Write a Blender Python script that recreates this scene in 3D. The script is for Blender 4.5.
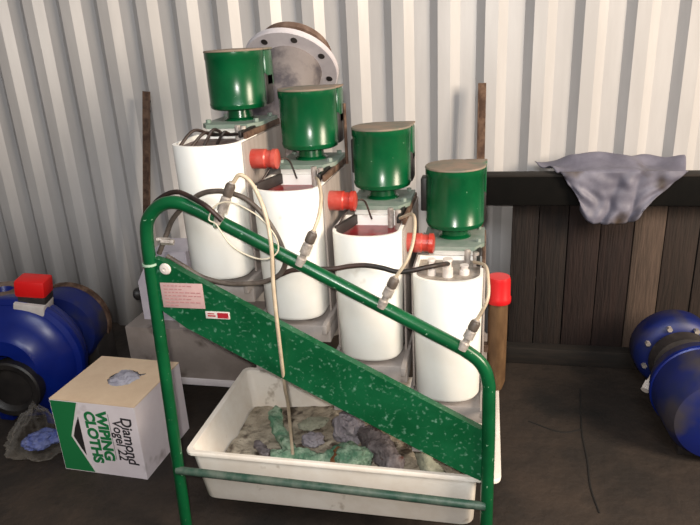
import bpy, bmesh, math, random
from mathutils import Vector, Matrix, noise
R = math.radians
for o in list(bpy.data.objects):
    bpy.data.objects.remove(o, do_unlink=True)
scene = bpy.context.scene
col = scene.collection

# ------------------------------------------------------------------ camera, world, lights
cam_d = bpy.data.cameras.new('camera')
cam_d.sensor_width = 36.0
cam_d.lens = 631.0 / 700.0 * 36.0
cam = bpy.data.objects.new('camera', cam_d)
col.objects.link(cam)
YAW, PIT, ROLL = R(12.7), R(19.9), R(3.0)
fwd = Vector((-math.sin(YAW) * math.cos(PIT), math.cos(YAW) * math.cos(PIT), -math.sin(PIT)))
rt = Vector((math.cos(YAW), math.sin(YAW), 0))
up = rt.cross(fwd)
rt2 = math.cos(ROLL) * rt - math.sin(ROLL) * up
up2 = math.cos(ROLL) * up + math.sin(ROLL) * rt
M = Matrix((rt2, up2, -fwd)).transposed().to_4x4()
M.translation = Vector((0, 0, 1.55))
cam.matrix_world = M
scene.camera = cam

w = bpy.data.worlds.new('world')
scene.world = w
w.use_nodes = True
w.node_tree.nodes['Background'].inputs[0].default_value = (1.0, 0.96, 0.92, 1)
w.node_tree.nodes['Background'].inputs[1].default_value = 0.15


def light(name, kind, loc, target, energy, color, size=None, size_y=None):
    d = bpy.data.lights.new(name, kind)
    d.energy = energy
    d.color = color
    if kind == 'AREA':
        d.shape = 'RECTANGLE'
        d.size = size
        d.size_y = size_y or size
    elif size:
        d.shadow_soft_size = size
    o = bpy.data.objects.new(name, d)
    col.objects.link(o)
    o.location = loc
    o.rotation_euler = (Vector(target) - Vector(loc)).to_track_quat('-Z', 'Y').to_euler()
    return o


light('camera_flash', 'POINT', (-0.02, -0.03, 1.62), (0, 1, 1), 90, (1.0, 0.955, 0.89), 0.02)
light('doorway_daylight', 'AREA', (3.5, 0.35, 2.5), (-0.6, 2.9, 1.2), 275, (1.0, 0.84, 0.66), 1.2, 2.0)
light('roof_light', 'AREA', (0.3, -1.2, 4.2), (0.1, 2.9, 1.4), 85, (0.92, 0.96, 1.0), 2.0, 1.5)

scene.view_settings.view_transform = 'Standard'
scene.view_settings.look = 'None'
scene.view_settings.exposure = 0.0
scene.view_settings.gamma = 1.0
scene.view_settings.use_curve_mapping = False


# ------------------------------------------------------------------ materials
def lin(c):
    return tuple(((v / 255.0) / 12.92 if v / 255.0 <= 0.04045 else ((v / 255.0 + 0.055) / 1.055) ** 2.4) for v in c) + (1,)


def mat(name, c1, c2=None, scale=6.0, rough=0.55, metal=0.0, bump=0.0, bscale=30.0, lo=0.4, hi=0.65,
        stretch=None, c3=None, s3=60.0, t3=0.66, spec=0.5, w3=0.03):
    m = bpy.data.materials.new(name)
    m.use_nodes = True
    nt = m.node_tree
    N, Lk = nt.nodes, nt.links
    b = N['Principled BSDF']
    b.inputs['Roughness'].default_value = rough
    b.inputs['Metallic'].default_value = metal
    b.inputs['Specular IOR Level'].default_value = spec
    b.inputs['Base Color'].default_value = lin(c1)
    tc = N.new('ShaderNodeTexCoord')
    src = tc.outputs['Object']
    if stretch:
        mp = N.new('ShaderNodeMapping')
        mp.inputs['Scale'].default_value = stretch
        Lk.new(src, mp.inputs['Vector'])
        src2 = mp.outputs['Vector']
    else:
        src2 = src
    out = None
    if c2 is not None:
        n = N.new('ShaderNodeTexNoise')
        n.inputs['Scale'].default_value = scale
        n.inputs['Detail'].default_value = 6
        n.inputs['Roughness'].default_value = 0.65
        Lk.new(src2, n.inputs['Vector'])
        r = N.new('ShaderNodeValToRGB')
        r.color_ramp.elements[0].position = lo
        r.color_ramp.elements[0].color = lin(c1)
        r.color_ramp.elements[1].position = hi
        r.color_ramp.elements[1].color = lin(c2)
        Lk.new(n.outputs['Fac'], r.inputs['Fac'])
        out = r.outputs['Color']
    if c3 is not None:
        n3 = N.new('ShaderNodeTexNoise')
        n3.inputs['Scale'].default_value = s3
        n3.inputs['Detail'].default_value = 3
        Lk.new(src, n3.inputs['Vector'])
        r3 = N.new('ShaderNodeMapRange')
        r3.inputs['From Min'].default_value = t3
        r3.inputs['From Max'].default_value = t3 + w3
        Lk.new(n3.outputs['Fac'], r3.inputs['Value'])
        mx = N.new('ShaderNodeMix')
        mx.data_type = 'RGBA'
        Lk.new(r3.outputs['Result'], mx.inputs['Factor'])
        if out:
            Lk.new(out, mx.inputs['A'])
        else:
            mx.inputs['A'].default_value = lin(c1)
        mx.inputs['B'].default_value = lin(c3)
        out = mx.outputs['Result']
    if out:
        Lk.new(out, b.inputs['Base Color'])
    if bump:
        nb = N.new('ShaderNodeTexNoise')
        nb.inputs['Scale'].default_value = bscale
        nb.inputs['Detail'].default_value = 5
        Lk.new(src2, nb.inputs['Vector'])
        bp = N.new('ShaderNodeBump')
        bp.inputs['Strength'].default_value = bump
        bp.inputs['Distance'].default_value = 0.02
        Lk.new(nb.outputs['Fac'], bp.inputs['Height'])
        Lk.new(bp.outputs['Normal'], b.inputs['Normal'])
    return m


M_ = dict(
    wall=mat('corrugated_sheet', (184, 181, 180), (196, 193, 192), 2.0, rough=0.36, spec=0.6, stretch=(3, 3, 0.5), bump=0.05, bscale=3),
    floor=mat('dirty_concrete', (33, 26, 21), (54, 43, 35), 3.0, rough=0.8, bump=0.35, bscale=25, c3=(19, 15, 12), s3=2.3, t3=0.56, w3=0.12),
    green=mat('green_enamel', (1, 74, 40), (5, 84, 46), 9, rough=0.25, c3=(100, 140, 112), s3=85, t3=0.72),
    panel=mat('green_panel_splattered', (1, 74, 40), (12, 88, 52), 7, rough=0.35, c3=(104, 146, 126), s3=80, t3=0.585, w3=0.2),
    tubegreen=mat('green_tube_paint', (2, 72, 38), (6, 84, 46), 8, rough=0.28, c3=(130, 165, 140), s3=60, t3=0.68),
    bargreen=mat('scuffed_green_bar', (34, 68, 56), (90, 102, 93), 14, rough=0.5, lo=0.42, hi=0.66),
    dust=mat('dusty_lid', (140, 120, 104), (112, 108, 96), 12, rough=0.8, c3=(70, 110, 84), s3=14, t3=0.62, w3=0.1),
    white=mat('white_plastic_tank', (250, 249, 245), (246, 243, 236), 5, rough=0.4, c3=(200, 190, 176), s3=12, t3=0.7, w3=0.12),
    grey=mat('grey_steel', (140, 132, 128), (162, 154, 150), 6, rough=0.5, bump=0.05, c3=(110, 102, 98), s3=16, t3=0.62, w3=0.1),
    sidesteel=mat('dusty_side_steel', (138, 128, 122), (158, 148, 142), 5, rough=0.6, stretch=(4, 4, 0.8)),
    lav=mat('pale_grey_housing', (190, 182, 192), (206, 200, 206), 6, rough=0.5),
    bench=mat('dull_bench_steel', (128, 118, 112), (146, 136, 130), 5, rough=0.6, c3=(92, 82, 76), s3=9, t3=0.62, w3=0.1),
    plate=mat('green_grey_plate', (112, 130, 118), (140, 148, 140), 14, rough=0.6),
    red=mat('red_plastic', (192, 24, 28), rough=0.35),
    pump_red=mat('bright_red_plastic', (238, 20, 20), rough=0.5),
    slurry_red=mat('red_slurry', (120, 20, 26), (160, 30, 36), 25, rough=0.3),
    slurry_brown=mat('brown_slurry', (74, 46, 42), (120, 92, 84), 35, rough=0.5, bump=0.4),
    slurry_grey=mat('grey_slurry', (140, 130, 120), (176, 166, 156), 30, rough=0.6, bump=0.4),
    black=mat('black_rubber', (22, 20, 20), (40, 36, 34), 10, rough=0.5),
    cable=mat('dark_grey_cable', (74, 64, 58), (100, 90, 82), 30, rough=0.5),
    blackcable=mat('black_cable', (28, 24, 22), (60, 40, 34), 12, rough=0.5),
    beige=mat('beige_hose', (182, 164, 140), (200, 184, 160), 20, rough=0.4),
    cream=mat('cream_wire', (200, 190, 170), rough=0.5),
    chrome=mat('dull_chrome', (196, 186, 178), (140, 132, 126), 40, rough=0.35, metal=0.3),
    brownpipe=mat('brown_stained_pipe', (84, 62, 42), (112, 86, 60), 8, rough=0.4, stretch=(3, 3, 1)),
    rust=mat('rusted_steel', (74, 52, 40), (120, 94, 76), 22, rough=0.8, metal=0.2, bump=0.3),
    flange=mat('grey_flange', (214, 207, 210), (196, 188, 192), 7, rough=0.55),
    pipe=mat('shade_mottled_grey_pipe', (126, 118, 116), (74, 69, 74), 5, rough=0.75, bump=0.25, lo=0.42, hi=0.56),  # dark mottling paints the pipe's shading into its colour
    brownrim=mat('brown_rusty_rim', (96, 74, 62), (138, 116, 102), 12, rough=0.7),
    tub=mat('white_tub_plastic', (240, 234, 226), (226, 216, 204), 5, rough=0.5, c3=(170, 156, 140), s3=14, t3=0.66, w3=0.1),
    sludge=mat('grey_sludge', (138, 128, 112), (184, 172, 154), 12, rough=0.7, bump=0.9, bscale=35, c3=(78, 66, 54), s3=16, t3=0.54, w3=0.1),
    raggreen=mat('green_rag', (84, 126, 100), (170, 190, 166), 16, rough=0.9, bump=0.6, bscale=60, c3=(60, 100, 72), s3=18, t3=0.58, w3=0.1),
    raggrey=mat('grey_rag', (136, 130, 138), (164, 158, 164), 20, rough=0.9, bump=0.6, bscale=60),
    ragdark=mat('dark_grey_rag', (92, 84, 86), (134, 126, 128), 24, rough=0.9, bump=0.7, bscale=50, c3=(84, 44, 34), s3=22, t3=0.6, w3=0.08),
    ragpale=mat('pale_grey_green_rag', (150, 152, 134), (170, 170, 152), 20, rough=0.9, bump=0.5, bscale=50),
    stick=mat('dark_brown_stick', (56, 40, 36), (80, 62, 56), 20, rough=0.7),
    blue=mat('blue_pump_paint', (4, 28, 112), (8, 36, 126), 5, rough=0.33, c3=(18, 28, 80), s3=8, t3=0.62, w3=0.1),
    bluedust=mat('dusty_blue_paint', (8, 26, 100), (18, 32, 80), 6, rough=0.5, c3=(60, 56, 64), s3=5, t3=0.50, w3=0.16),
    darkiron=mat('dark_iron', (34, 30, 30), (54, 48, 46), 14, rough=0.6),
    label=mat('white_label', (224, 216, 210), (206, 196, 190), 16, rough=0.6),
    cardtop=mat('tan_cardboard', (236, 208, 176), (226, 196, 164), 7, rough=0.85),
    cardwhite=mat('white_card', (236, 226, 230), (226, 214, 218), 4, rough=0.8, c3=(172, 158, 158), s3=7, t3=0.66, w3=0.1),
    printgreen=mat('green_print', (14, 118, 62), rough=0.75),
    printblack=mat('black_print', (30, 26, 26), rough=0.75),
    printwhite=mat('white_print', (226, 222, 220), rough=0.75),
    ink=mat('pen_ink', (44, 38, 44), rough=0.8),
    clothwhite=mat('white_cloth', (190, 186, 196), (160, 156, 170), 30, rough=0.9, bump=0.6, bscale=50),
    bluecloth=mat('blue_cloth', (72, 88, 160), (120, 130, 180), 20, rough=0.8, bump=0.5, bscale=50),
    planks=mat('dark_plank', (24, 16, 13), (38, 27, 22), 6, rough=0.85, stretch=(9, 9, 0.7), bump=0.4, bscale=14),
    plankred=mat('dark_red_plank', (28, 15, 12), (38, 23, 19), 6, rough=0.85, stretch=(9, 9, 0.7), bump=0.4, bscale=14),
    planklight=mat('pale_plank', (84, 68, 58), (62, 50, 42), 6, rough=0.85, stretch=(9, 9, 0.7), bump=0.3, bscale=14),
    plankmid=mat('brown_plank', (46, 34, 28), (34, 25, 20), 6, rough=0.85, stretch=(9, 9, 0.7), bump=0.3, bscale=14),
    beam=mat('black_beam', (12, 11, 10), (18, 16, 14), 8, rough=0.9, spec=0.15),
    rail=mat('dark_rail', (24, 19, 15), (38, 30, 24), 8, rough=0.85, stretch=(0.8, 8, 8)),
    sheet=mat('grey_plastic_sheet', (100, 98, 112), (124, 122, 136), 7, rough=0.55, c3=(66, 54, 45), s3=5, t3=0.56, w3=0.1),
    screw=mat('dark_screw', (60, 50, 46), rough=0.6),
    floorcrack=mat('grimy_crack', (19, 15, 12), rough=0.9),
    boxgrey=mat('grimy_box_grey', (88, 90, 80), (66, 72, 62), 14, rough=0.7),
    ragrust=mat('rust_brown_rag', (110, 66, 36), (146, 104, 66), 22, rough=0.9, bump=0.5, bscale=50),
    tape=mat('pale_tape', (160, 186, 164), rough=0.6),
    stickerred=mat('red_sticker_print', (168, 34, 46), rough=0.5),
    platepink=mat('worn_nameplate', (196, 164, 160), (184, 150, 150), 20, rough=0.5),
    plateink=mat('faded_plate_print', (178, 128, 128), rough=0.6),
    brown_bowl=mat('dry_mud', (110, 88, 66), rough=0.9),
)


def clear_mat(name, tint, a):
    m = bpy.data.materials.new(name)
    m.use_nodes = True
    nt = m.node_tree
    nt.nodes.remove(nt.nodes['Principled BSDF'])
    out = nt.nodes['Material Output']
    t = nt.nodes.new('ShaderNodeBsdfTransparent')
    t.inputs[0].default_value = (0.93, 0.92, 0.9, 1)
    g = nt.nodes.new('ShaderNodeBsdfPrincipled')
    g.inputs['Base Color'].default_value = tint
    g.inputs['Roughness'].default_value = 0.1
    mx = nt.nodes.new('ShaderNodeMixShader')
    fr = nt.nodes.new('ShaderNodeLayerWeight')
    fr.inputs[0].default_value = a
    nt.links.new(fr.outputs['Facing'], mx.inputs[0])
    nt.links.new(t.outputs[0], mx.inputs[1])
    nt.links.new(g.outputs[0], mx.inputs[2])
    nt.links.new(mx.outputs[0], out.inputs[0])
    return m


M_['bag'] = clear_mat('clear_polythene', (0.66, 0.61, 0.55, 1), 0.09)
pl = M_['plug'] = mat('translucent_red_plastic', (184, 52, 40), (206, 104, 92), 9, rough=0.3)
pl.node_tree.nodes['Principled BSDF'].inputs['Transmission Weight'].default_value = 0.15


# ------------------------------------------------------------------ mesh helpers
def box(bm, c, s, bev=0.0, rot=None, mi=0, seg=2):
    r = bmesh.ops.create_cube(bm, size=1.0)
    vs = r['verts']
    bmesh.ops.scale(bm, vec=s, verts=vs)
    if bev:
        es = list({e for v in vs for e in v.link_edges})
        rb = bmesh.ops.bevel(bm, geom=es, offset=bev, segments=seg, affect='EDGES', profile=0.5)
        vs = list({v for f in rb['faces'] for v in f.verts} | {v for v in vs if v.is_valid})
    if rot is not None:
        bmesh.ops.rotate(bm, cent=(0, 0, 0), matrix=rot, verts=vs)
    bmesh.ops.translate(bm, vec=c, verts=vs)
    if mi:
        for f in {f for v in vs for f in v.link_faces}:
            f.material_index = mi
    return vs


def bx(bm, x0, x1, y0, y1, z0, z1, bev=0.0, mi=0):
    return box(bm, ((x0 + x1) / 2, (y0 + y1) / 2, (z0 + z1) / 2), (abs(x1 - x0), abs(y1 - y0), abs(z1 - z0)), bev, None, mi)


def frame_of(axis):
    a = Vector(axis).normalized()
    t = Vector((0, 0, 1)) if abs(a.z) < 0.9 else Vector((1, 0, 0))
    u = t.cross(a).normalized()
    return a, u, a.cross(u)


def lathe(bm, prof, origin, axis=(0, 0, 1), seg=40, mi=0, closed=False):
    """prof: (radius, height along axis)"""
    a, u, v = frame_of(axis)
    o = Vector(origin)
    rings = []
    for (r, h) in prof:
        if r < 1e-6:
            rings.append([bm.verts.new(o + a * h)])
        else:
            rings.append([bm.verts.new(o + a * h + (u * math.cos(2 * math.pi * k / seg) + v * math.sin(2 * math.pi * k / seg)) * r) for k in range(seg)])
    pairs = list(zip(rings, rings[1:]))
    if closed:
        pairs.append((rings[-1], rings[0]))
    for A, B in pairs:
        for k in range(seg):
            k2 = (k + 1) % seg
            if len(A) == 1 and len(B) == 1:
                continue
            if len(A) == 1:
                f = bm.faces.new((A[0], B[k], B[k2]))
            elif len(B) == 1:
                f = bm.faces.new((A[k], B[0], A[k2]))
            else:
                f = bm.faces.new((A[k], B[k], B[k2], A[k2]))
            f.material_index = mi


def cyl(bm, p0, p1, r, r1=None, seg=24, mi=0, ch=0.0):
    p0, p1 = Vector(p0), Vector(p1)
    L = (p1 - p0).length
    r1 = r if r1 is None else r1
    if ch:
        prof = [(0, 0), (r - ch, 0), (r, ch), (r1, L - ch), (r1 - ch, L), (0, L)]
    else:
        prof = [(0, 0), (r, 0), (r1, L), (0, L)]
    lathe(bm, prof, p0, p1 - p0, seg, mi)


def smooth_path(pts, n=6, closed=False):
    P = [Vector(p) for p in pts]
    out = []
    L = len(P)
    rng = range(L) if closed else range(L - 1)
    for i in rng:
        if closed:
            p0, p1, p2, p3 = P[(i - 1) % L], P[i], P[(i + 1) % L], P[(i + 2) % L]
        else:
            p1, p2 = P[i], P[i + 1]
            p0 = P[i - 1] if i else p1 * 2 - p2
            p3 = P[i + 2] if i + 2 < L else p2 * 2 - p1
        for k in range(n):
            t = k / n
            out.append(0.5 * ((2 * p1) + (p2 - p0) * t + (2 * p0 - 5 * p1 + 4 * p2 - p3) * t * t + (3 * p1 - p0 - 3 * p2 + p3) * t ** 3))
    if not closed:
        out.append(P[-1])
    return out


def tube(bm, path, r, seg=12, closed=False, mi=0, rfun=None):
    n = len(path)
    t0 = (path[1] - path[0]).normalized()
    _, u, v = frame_of(t0)
    rings = []
    for i, p in enumerate(path):
        if closed:
            t = (path[(i + 1) % n] - path[i - 1]).normalized()
        else:
            t = (path[min(i + 1, n - 1)] - path[max(i - 1, 0)]).normalized()
        u = (u - t * u.dot(t)).normalized()
        v = t.cross(u)
        ring = []
        for k in range(seg):
            a = 2 * math.pi * k / seg
            rr = r if rfun is None else rfun(i / (n - 1), a, r)
            ring.append(bm.verts.new(p + (u * math.cos(a) + v * math.sin(a)) * rr))
        rings.append(ring)
    m = n if closed else n - 1
    for i in range(m):
        A, B = rings[i], rings[(i + 1) % n]
        for k in range(seg):
            f = bm.faces.new((A[k], A[(k + 1) % seg], B[(k + 1) % seg], B[k]))
            f.material_index = mi
    if not closed:
        f = bm.faces.new(rings[0][::-1]); f.material_index = mi
        f = bm.faces.new(rings[-1]); f.material_index = mi


def prism(bm, pts, y0, y1, plane='xz', mi=0):
    def P(a, b, d):
        return (a, d, b) if plane == 'xz' else ((a, b, d) if plane == 'xy' else (d, a, b))
    A = [bm.verts.new(P(a, b, y0)) for a, b in pts]
    B = [bm.verts.new(P(a, b, y1)) for a, b in pts]
    fs = [bm.faces.new(A), bm.faces.new(B[::-1])]
    n = len(pts)
    for i in range(n):
        fs.append(bm.faces.new((A[i], B[i], B[(i + 1) % n], A[(i + 1) % n])))
    for f in fs:
        f.material_index = mi


def root_loc(o):
    while o.parent:
        o = o.parent
    return Vector(o.location)


def build(name, bm, mats, parent=None, origin=None, sharp=38, solid=0.0, subsurf=0):
    if not isinstance(mats, (list, tuple)):
        mats = [mats]
    bmesh.ops.recalc_face_normals(bm, faces=bm.faces[:])
    if parent is not None:
        off = root_loc(parent)
    elif origin is not None:
        off = Vector(origin)
    else:
        xs = [v.co for v in bm.verts]
        off = Vector((sum(c.x for c in xs) / len(xs), sum(c.y for c in xs) / len(xs), min(c.z for c in xs)))
    bmesh.ops.translate(bm, vec=-off, verts=bm.verts[:])
    for f in bm.faces:
        f.smooth = True
    for e in bm.edges:
        if len(e.link_faces) == 2 and e.calc_face_angle(0) > R(sharp):
            e.smooth = False
    me = bpy.data.meshes.new(name)
    bm.to_mesh(me)
    bm.free()
    for m in mats:
        me.materials.append(M_[m] if isinstance(m, str) else m)
    o = bpy.data.objects.new(name, me)
    col.objects.link(o)
    if parent is not None:
        o.parent = parent
    else:
        o.location = off
    if solid:
        md = o.modifiers.new('thickness', 'SOLIDIFY')
        md.thickness = solid
    if subsurf:
        md = o.modifiers.new('smooth', 'SUBSURF')
        md.levels = md.render_levels = subsurf
    return o


def tag(o, label, cat, group=None, kind=None):
    o['label'] = label
    o['category'] = cat
    if group:
        o['group'] = group
    if kind:
        o['kind'] = kind
    return o


def thing(name, loc, label, cat, group=None):
    o = bpy.data.objects.new(name, None)
    o.empty_display_size = 0.1
    col.objects.link(o)
    o.location = loc
    return tag(o, label, cat, group)


def nb():
    return bmesh.new()


def text_mesh(name, s, size, mtx, matname, parent, extrude=0.0006, offset=0.0, shear=0.0):
    cu = bpy.data.curves.new('t', 'FONT')
    cu.body = s
    cu.size = size
    cu.extrude = extrude
    cu.offset = offset
    cu.shear = shear
    cu.align_x = 'CENTER'
    cu.align_y = 'CENTER'
    to = bpy.data.objects.new('t', cu)
    col.objects.link(to)
    bpy.context.view_layer.update()
    me = bpy.data.meshes.new_from_object(to.evaluated_get(bpy.context.evaluated_depsgraph_get()))
    bpy.data.objects.remove(to)
    me.transform(mtx)
    me.transform(Matrix.Translation(-root_loc(parent)))
    me.materials.clear()
    me.materials.append(M_[matname])
    me.name = name
    o = bpy.data.objects.new(name, me)
    col.objects.link(o)
    o.parent = parent
    return o


# ------------------------------------------------------------------ setting: floor and corrugated wall
bm = nb()
n = 60
x0, x1, y0, y1 = -4.0, 3.2, -2.0, 3.1
grid = [[bm.verts.new((x0 + (x1 - x0) * i / n, y0 + (y1 - y0) * j / n, 0)) for j in range(n + 1)] for i in range(n + 1)]
for i in range(n):
    for j in range(n):
        bm.faces.new((grid[i][j], grid[i + 1][j], grid[i + 1][j + 1], grid[i][j + 1]))
r = bmesh.ops.extrude_face_region(bm, geom=bm.faces[:])
bmesh.ops.translate(bm, vec=(0, 0, -0.1), verts=[v for v in r['geom'] if isinstance(v, bmesh.types.BMVert)])
floor = build('floor', bm, 'floor', origin=(0, 0, 0))
floor['kind'] = 'structure'
# shallow cracks in the concrete
for k, pts in enumerate([[(0.44, 2.62), (0.405, 2.3), (0.40, 2.1), (0.39, 1.95), (0.40, 1.82)], [(0.405, 2.3), (0.32, 2.27), (0.2, 2.33)]]):
    bm = nb()
    tube(bm, [Vector((x, y, -0.0005)) for x, y in [(p.x, p.y) for p in smooth_path([(a, b, 0) for a, b in pts], 5)]], 0.004, 6)
    o = build('floor_crack', bm, 'floorcrack', parent=floor)

PITCH = 0.207
prof = []
k0 = int((-4.0) / PITCH) - 1
for k in range(k0, k0 + 36):
    b = -0.037 + PITCH * k
    prof += [(b - 0.018, 3.05), (b + 0.02, 3.018), (b + 0.076, 3.018), (b + 0.118, 3.05)]
bm = nb()
zs = [0.0, 0.7, 1.4, 2.1, 2.8]
rows = [[bm.verts.new((x, y, z)) for (x, y) in prof] for z in zs]
for a, b in zip(rows, rows[1:]):
    for i in range(len(prof) - 1):
        bm.faces.new((a[i], a[i + 1], b[i + 1], b[i]))
wall = build('wall_back', bm, 'wall', origin=(0, 3.05, 0), sharp=20, solid=0.002)
wall['kind'] = 'structure'
for sx in (-3.14, -2.722, -2.505, -2.301, -2.081):
    bm = nb()
    cyl(bm, (sx, 3.05, 0.287), (sx, 3.038, 0.287), 0.008, seg=8)
    cyl(bm, (sx, 3.05, 0.287), (sx, 3.046, 0.287), 0.012, seg=12)
    build('roofing_screw', bm, 'screw', parent=wall)

# ------------------------------------------------------------------ the four-cell machine
mach = thing('flotation_machine', (-0.45, 1.8, 0.0),
             'green and white machine of four stepped tanks with green motors on a tubular trolley', 'machine')
CX = [-0.762 + 0.222 * i for i in range(4)]
RIM = [1.286 - 0.1235 * i for i in range(4)]
BOT = [0.899 - 0.1195 * i for i in range(4)]

# bent front tube: left post, sloping handle, right post
bm = nb()
pts = [Vector((-0.937, 1.5, 0.0)), Vector((-0.93, 1.5, 0.25)), Vector((-0.92, 1.5, 0.6)), Vector((-0.911, 1.5, 0.92)), Vector((-0.908, 1.5, 1.0))]
bend1 = smooth_path([(-0.907, 1.5, 1.03), (-0.899, 1.5, 1.09), (-0.875, 1.5, 1.125), (-0.838, 1.5, 1.148), (-0.795, 1.5, 1.150), (-0.745, 1.5, 1.131)], 5)
slope = [Vector((-0.6, 1.5, 1.054)), Vector((-0.3, 1.5, 0.894)), Vector((-0.08, 1.5, 0.777))]
bend2 = smooth_path([(-0.045, 1.5, 0.758), (-0.008, 1.5, 0.729), (0.012, 1.5, 0.697), (0.022, 1.5, 0.655)], 5)
tail = [Vector((0.025, 1.5, 0.5)), Vector((0.026, 1.5, 0.25)), Vector((0.027, 1.5, 0.0))]
tube(bm, pts + bend1 + slope + bend2 + tail, 0.018, 20)
tubeo = build('frame_tube', bm, 'tubegreen', mach)
for p in [(-0.909, 0.975), ]:
    bm = nb()
    cyl(bm, (p[0], 1.5, p[1] - 0.003), (p[0], 1.5, p[1] + 0.003), 0.0215)
    build('tape_band', bm, 'tape', tubeo)
bm = nb()
d = Vector((0.88, 0, -0.47)).normalized()
c = Vector((-0.69, 1.5, 1.102))
cyl(bm, c - d * 0.003, c + d * 0.003, 0.0215)
build('tape_band', bm, 'tape', tubeo)
for fx in (-0.937, 0.027):
    bm = nb()
    cyl(bm, (fx, 1.5, 0.0), (fx, 1.5, 0.03), 0.024, ch=0.004)
    build('rubber_foot', bm, 'black', tubeo)

# hose fittings on the handle
fb = [(-0.688, 1.49, 1.098), (-0.473, 1.49, 0.986), (-0.26, 1.49, 0.874), (-0.05, 1.49, 0.763)]
ft = [(-0.638, 1.5, 1.207), (-0.429, 1.5, 1.078), (-0.219, 1.5, 0.957), (-0.012, 1.5, 0.845)]
for a, b in zip(fb, ft):
    a, b = Vector(a), Vector(b)
    bm = nb()
    L = (b - a).length
    lathe(bm, [(0, 0), (0.013, 0), (0.013, 0.02), (0.009, 0.024), (0.009, 0.034), (0.0135, 0.036), (0.0135, L * 0.62), (0.009, L * 0.66), (0.008, L), (0, L)], a, b - a, 18)
    f = build('hose_fitting', bm, 'chrome', mach)
    f['label'] = 'dull metal hose fitting with black collar'
    bm = nb()
    lathe(bm, [(0.007, L * 0.66), (0.0125, L * 0.67), (0.0135, L * 0.70), (0.0135, L * 0.9), (0.011, L * 0.95), (0.006, L * 0.98)], a, b - a, 18)
    build('collar', bm, 'cable', f)

# sloping side panel
bm = nb()
up_edge = [(-0.893, 0.992), (-0.86, 0.982), (-0.82, 0.957), (-0.454, 0.757), (0.012, 0.512)]
lo_edge = [(0.012, 0.345), (-0.051, 0.372), (-0.827, 0.783), (-0.862, 0.81), (-0.90, 0.838)]
prism(bm, up_edge + lo_edge, 1.497, 1.505)
prism(bm, up_edge + [(x, z - 0.006) for x, z in up_edge[::-1]], 1.505, 1.522)
prism(bm, lo_edge + [(x, z + 0.006) for x, z in lo_edge[::-1]], 1.505, 1.53)
panel = build('side_panel', bm, 'panel', mach)
panel['label'] = 'green sloping panel splattered with pale specks'
bm = nb()
bx(bm, -0.886, -0.759, 1.4945, 1.4975, 0.846, 0.921, 0.0008)
npl = build('nameplate', bm, 'platepink', panel)
bm = nb()
rnd = random.Random(4)
for k, wd in enumerate([0.085, 0.05, 0.1, 0.1, 0.07, 0.095, 0.04]):
    z = 0.913 - 0.0098 * k
    x = -0.876
    while x < -0.876 + wd:
        l = rnd.uniform(0.006, 0.014)
        bx(bm, x, x + l, 1.4938, 1.4946, z - 0.0016, z + 0.0016)
        x += l + 0.004
npl2 = build('plate_print', bm, 'plateink', panel)
bm = nb()
rot = Matrix.Rotation(R(0), 3, 'Y')
box(bm, (-0.724, 1.4955, 0.828), (0.072, 0.003, 0.022), 0.0008)
build('sticker', bm, 'label', panel)
bm = nb()
bx(bm, -0.724, -0.692, 1.4932, 1.4942, 0.820, 0.836)
bx(bm, -0.753, -0.73, 1.4932, 1.4942, 0.824, 0.828)
bx(bm, -0.753, -0.733, 1.4932, 1.4942, 0.831, 0.834)
build('sticker_print', bm, 'stickerred', panel)
bm = nb()
lathe(bm, [(0, 0), (0.016, 0), (0.017, 0.003), (0.014, 0.007), (0.005, 0.009), (0.0045, 0.006), (0, 0.006)], (-0.862, 1.497, 0.963), (0, -1, 0), 24)
build('bolt_cap', bm, 'label', panel)

# scuffed cross bar that carries the tub, rear legs
bm = nb()
tube(bm, [Vector((-0.928, 1.487, 0.288)), Vector((-0.45, 1.486, 0.280)), Vector((0.022, 1.485, 0.270))], 0.0125, 14)
build('crossbar', bm, 'bargreen', mach)
bm = nb()
bx(bm, -0.5, 0.04, 2.068, 2.095, 0.27, 0.30, 0.003)
build('crossbar', bm, 'sidesteel', mach)
for lx in (-0.49, 0.03):
    bm = nb()
    bx(bm, lx - 0.015, lx + 0.015, 2.066, 2.096, 0.0, 0.62 if lx < -0.3 else 0.45, 0.003)
    build('rear_leg', bm, 'sidesteel', mach)

# stepped chassis under the tanks
bm = nb()
for i in range(4):
    xa, xb = CX[i] - 0.112, CX[i] + 0.11
    bx(bm, xa, xb, 1.60, 2.06, BOT[i] - 0.075, BOT[i] - 0.022, 0.004)
    bx(bm, xa + 0.004, xb, 2.05, 2.068, BOT[i] - 0.17, BOT[i] - 0.02)
    # angle lips running front to back
    bx(bm, xb - 0.014, xb, 1.56, 2.06, BOT[i] - 0.03, BOT[i] - 0.004, 0.002)
    bx(bm, xa, xa + 0.012, 1.57, 2.06, BOT[i] - 0.06, BOT[i] - 0.005, 0.002)
    bx(bm, CX[i] - 0.09, CX[i] + 0.09, 1.506, 1.62, BOT[i] - 0.12, BOT[i] - 0.10)
bx(bm, CX[3] + 0.095, CX[3] + 0.12, 1.95, 2.08, BOT[3] - 0.13, BOT[3] - 0.02)
build('stepped_chassis', bm, 'grey', mach)


def d_outline(cx, hw, yf, yt, yb, n=22):
    pts = [(cx - hw, yb)]
    for k in range(n + 1):
        a = math.pi * k / n
        pts.append((cx - hw * math.cos(a), yt - (yt - yf) * math.sin(a) ** 0.9))
    pts.append((cx + hw, yb))
    return pts


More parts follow.
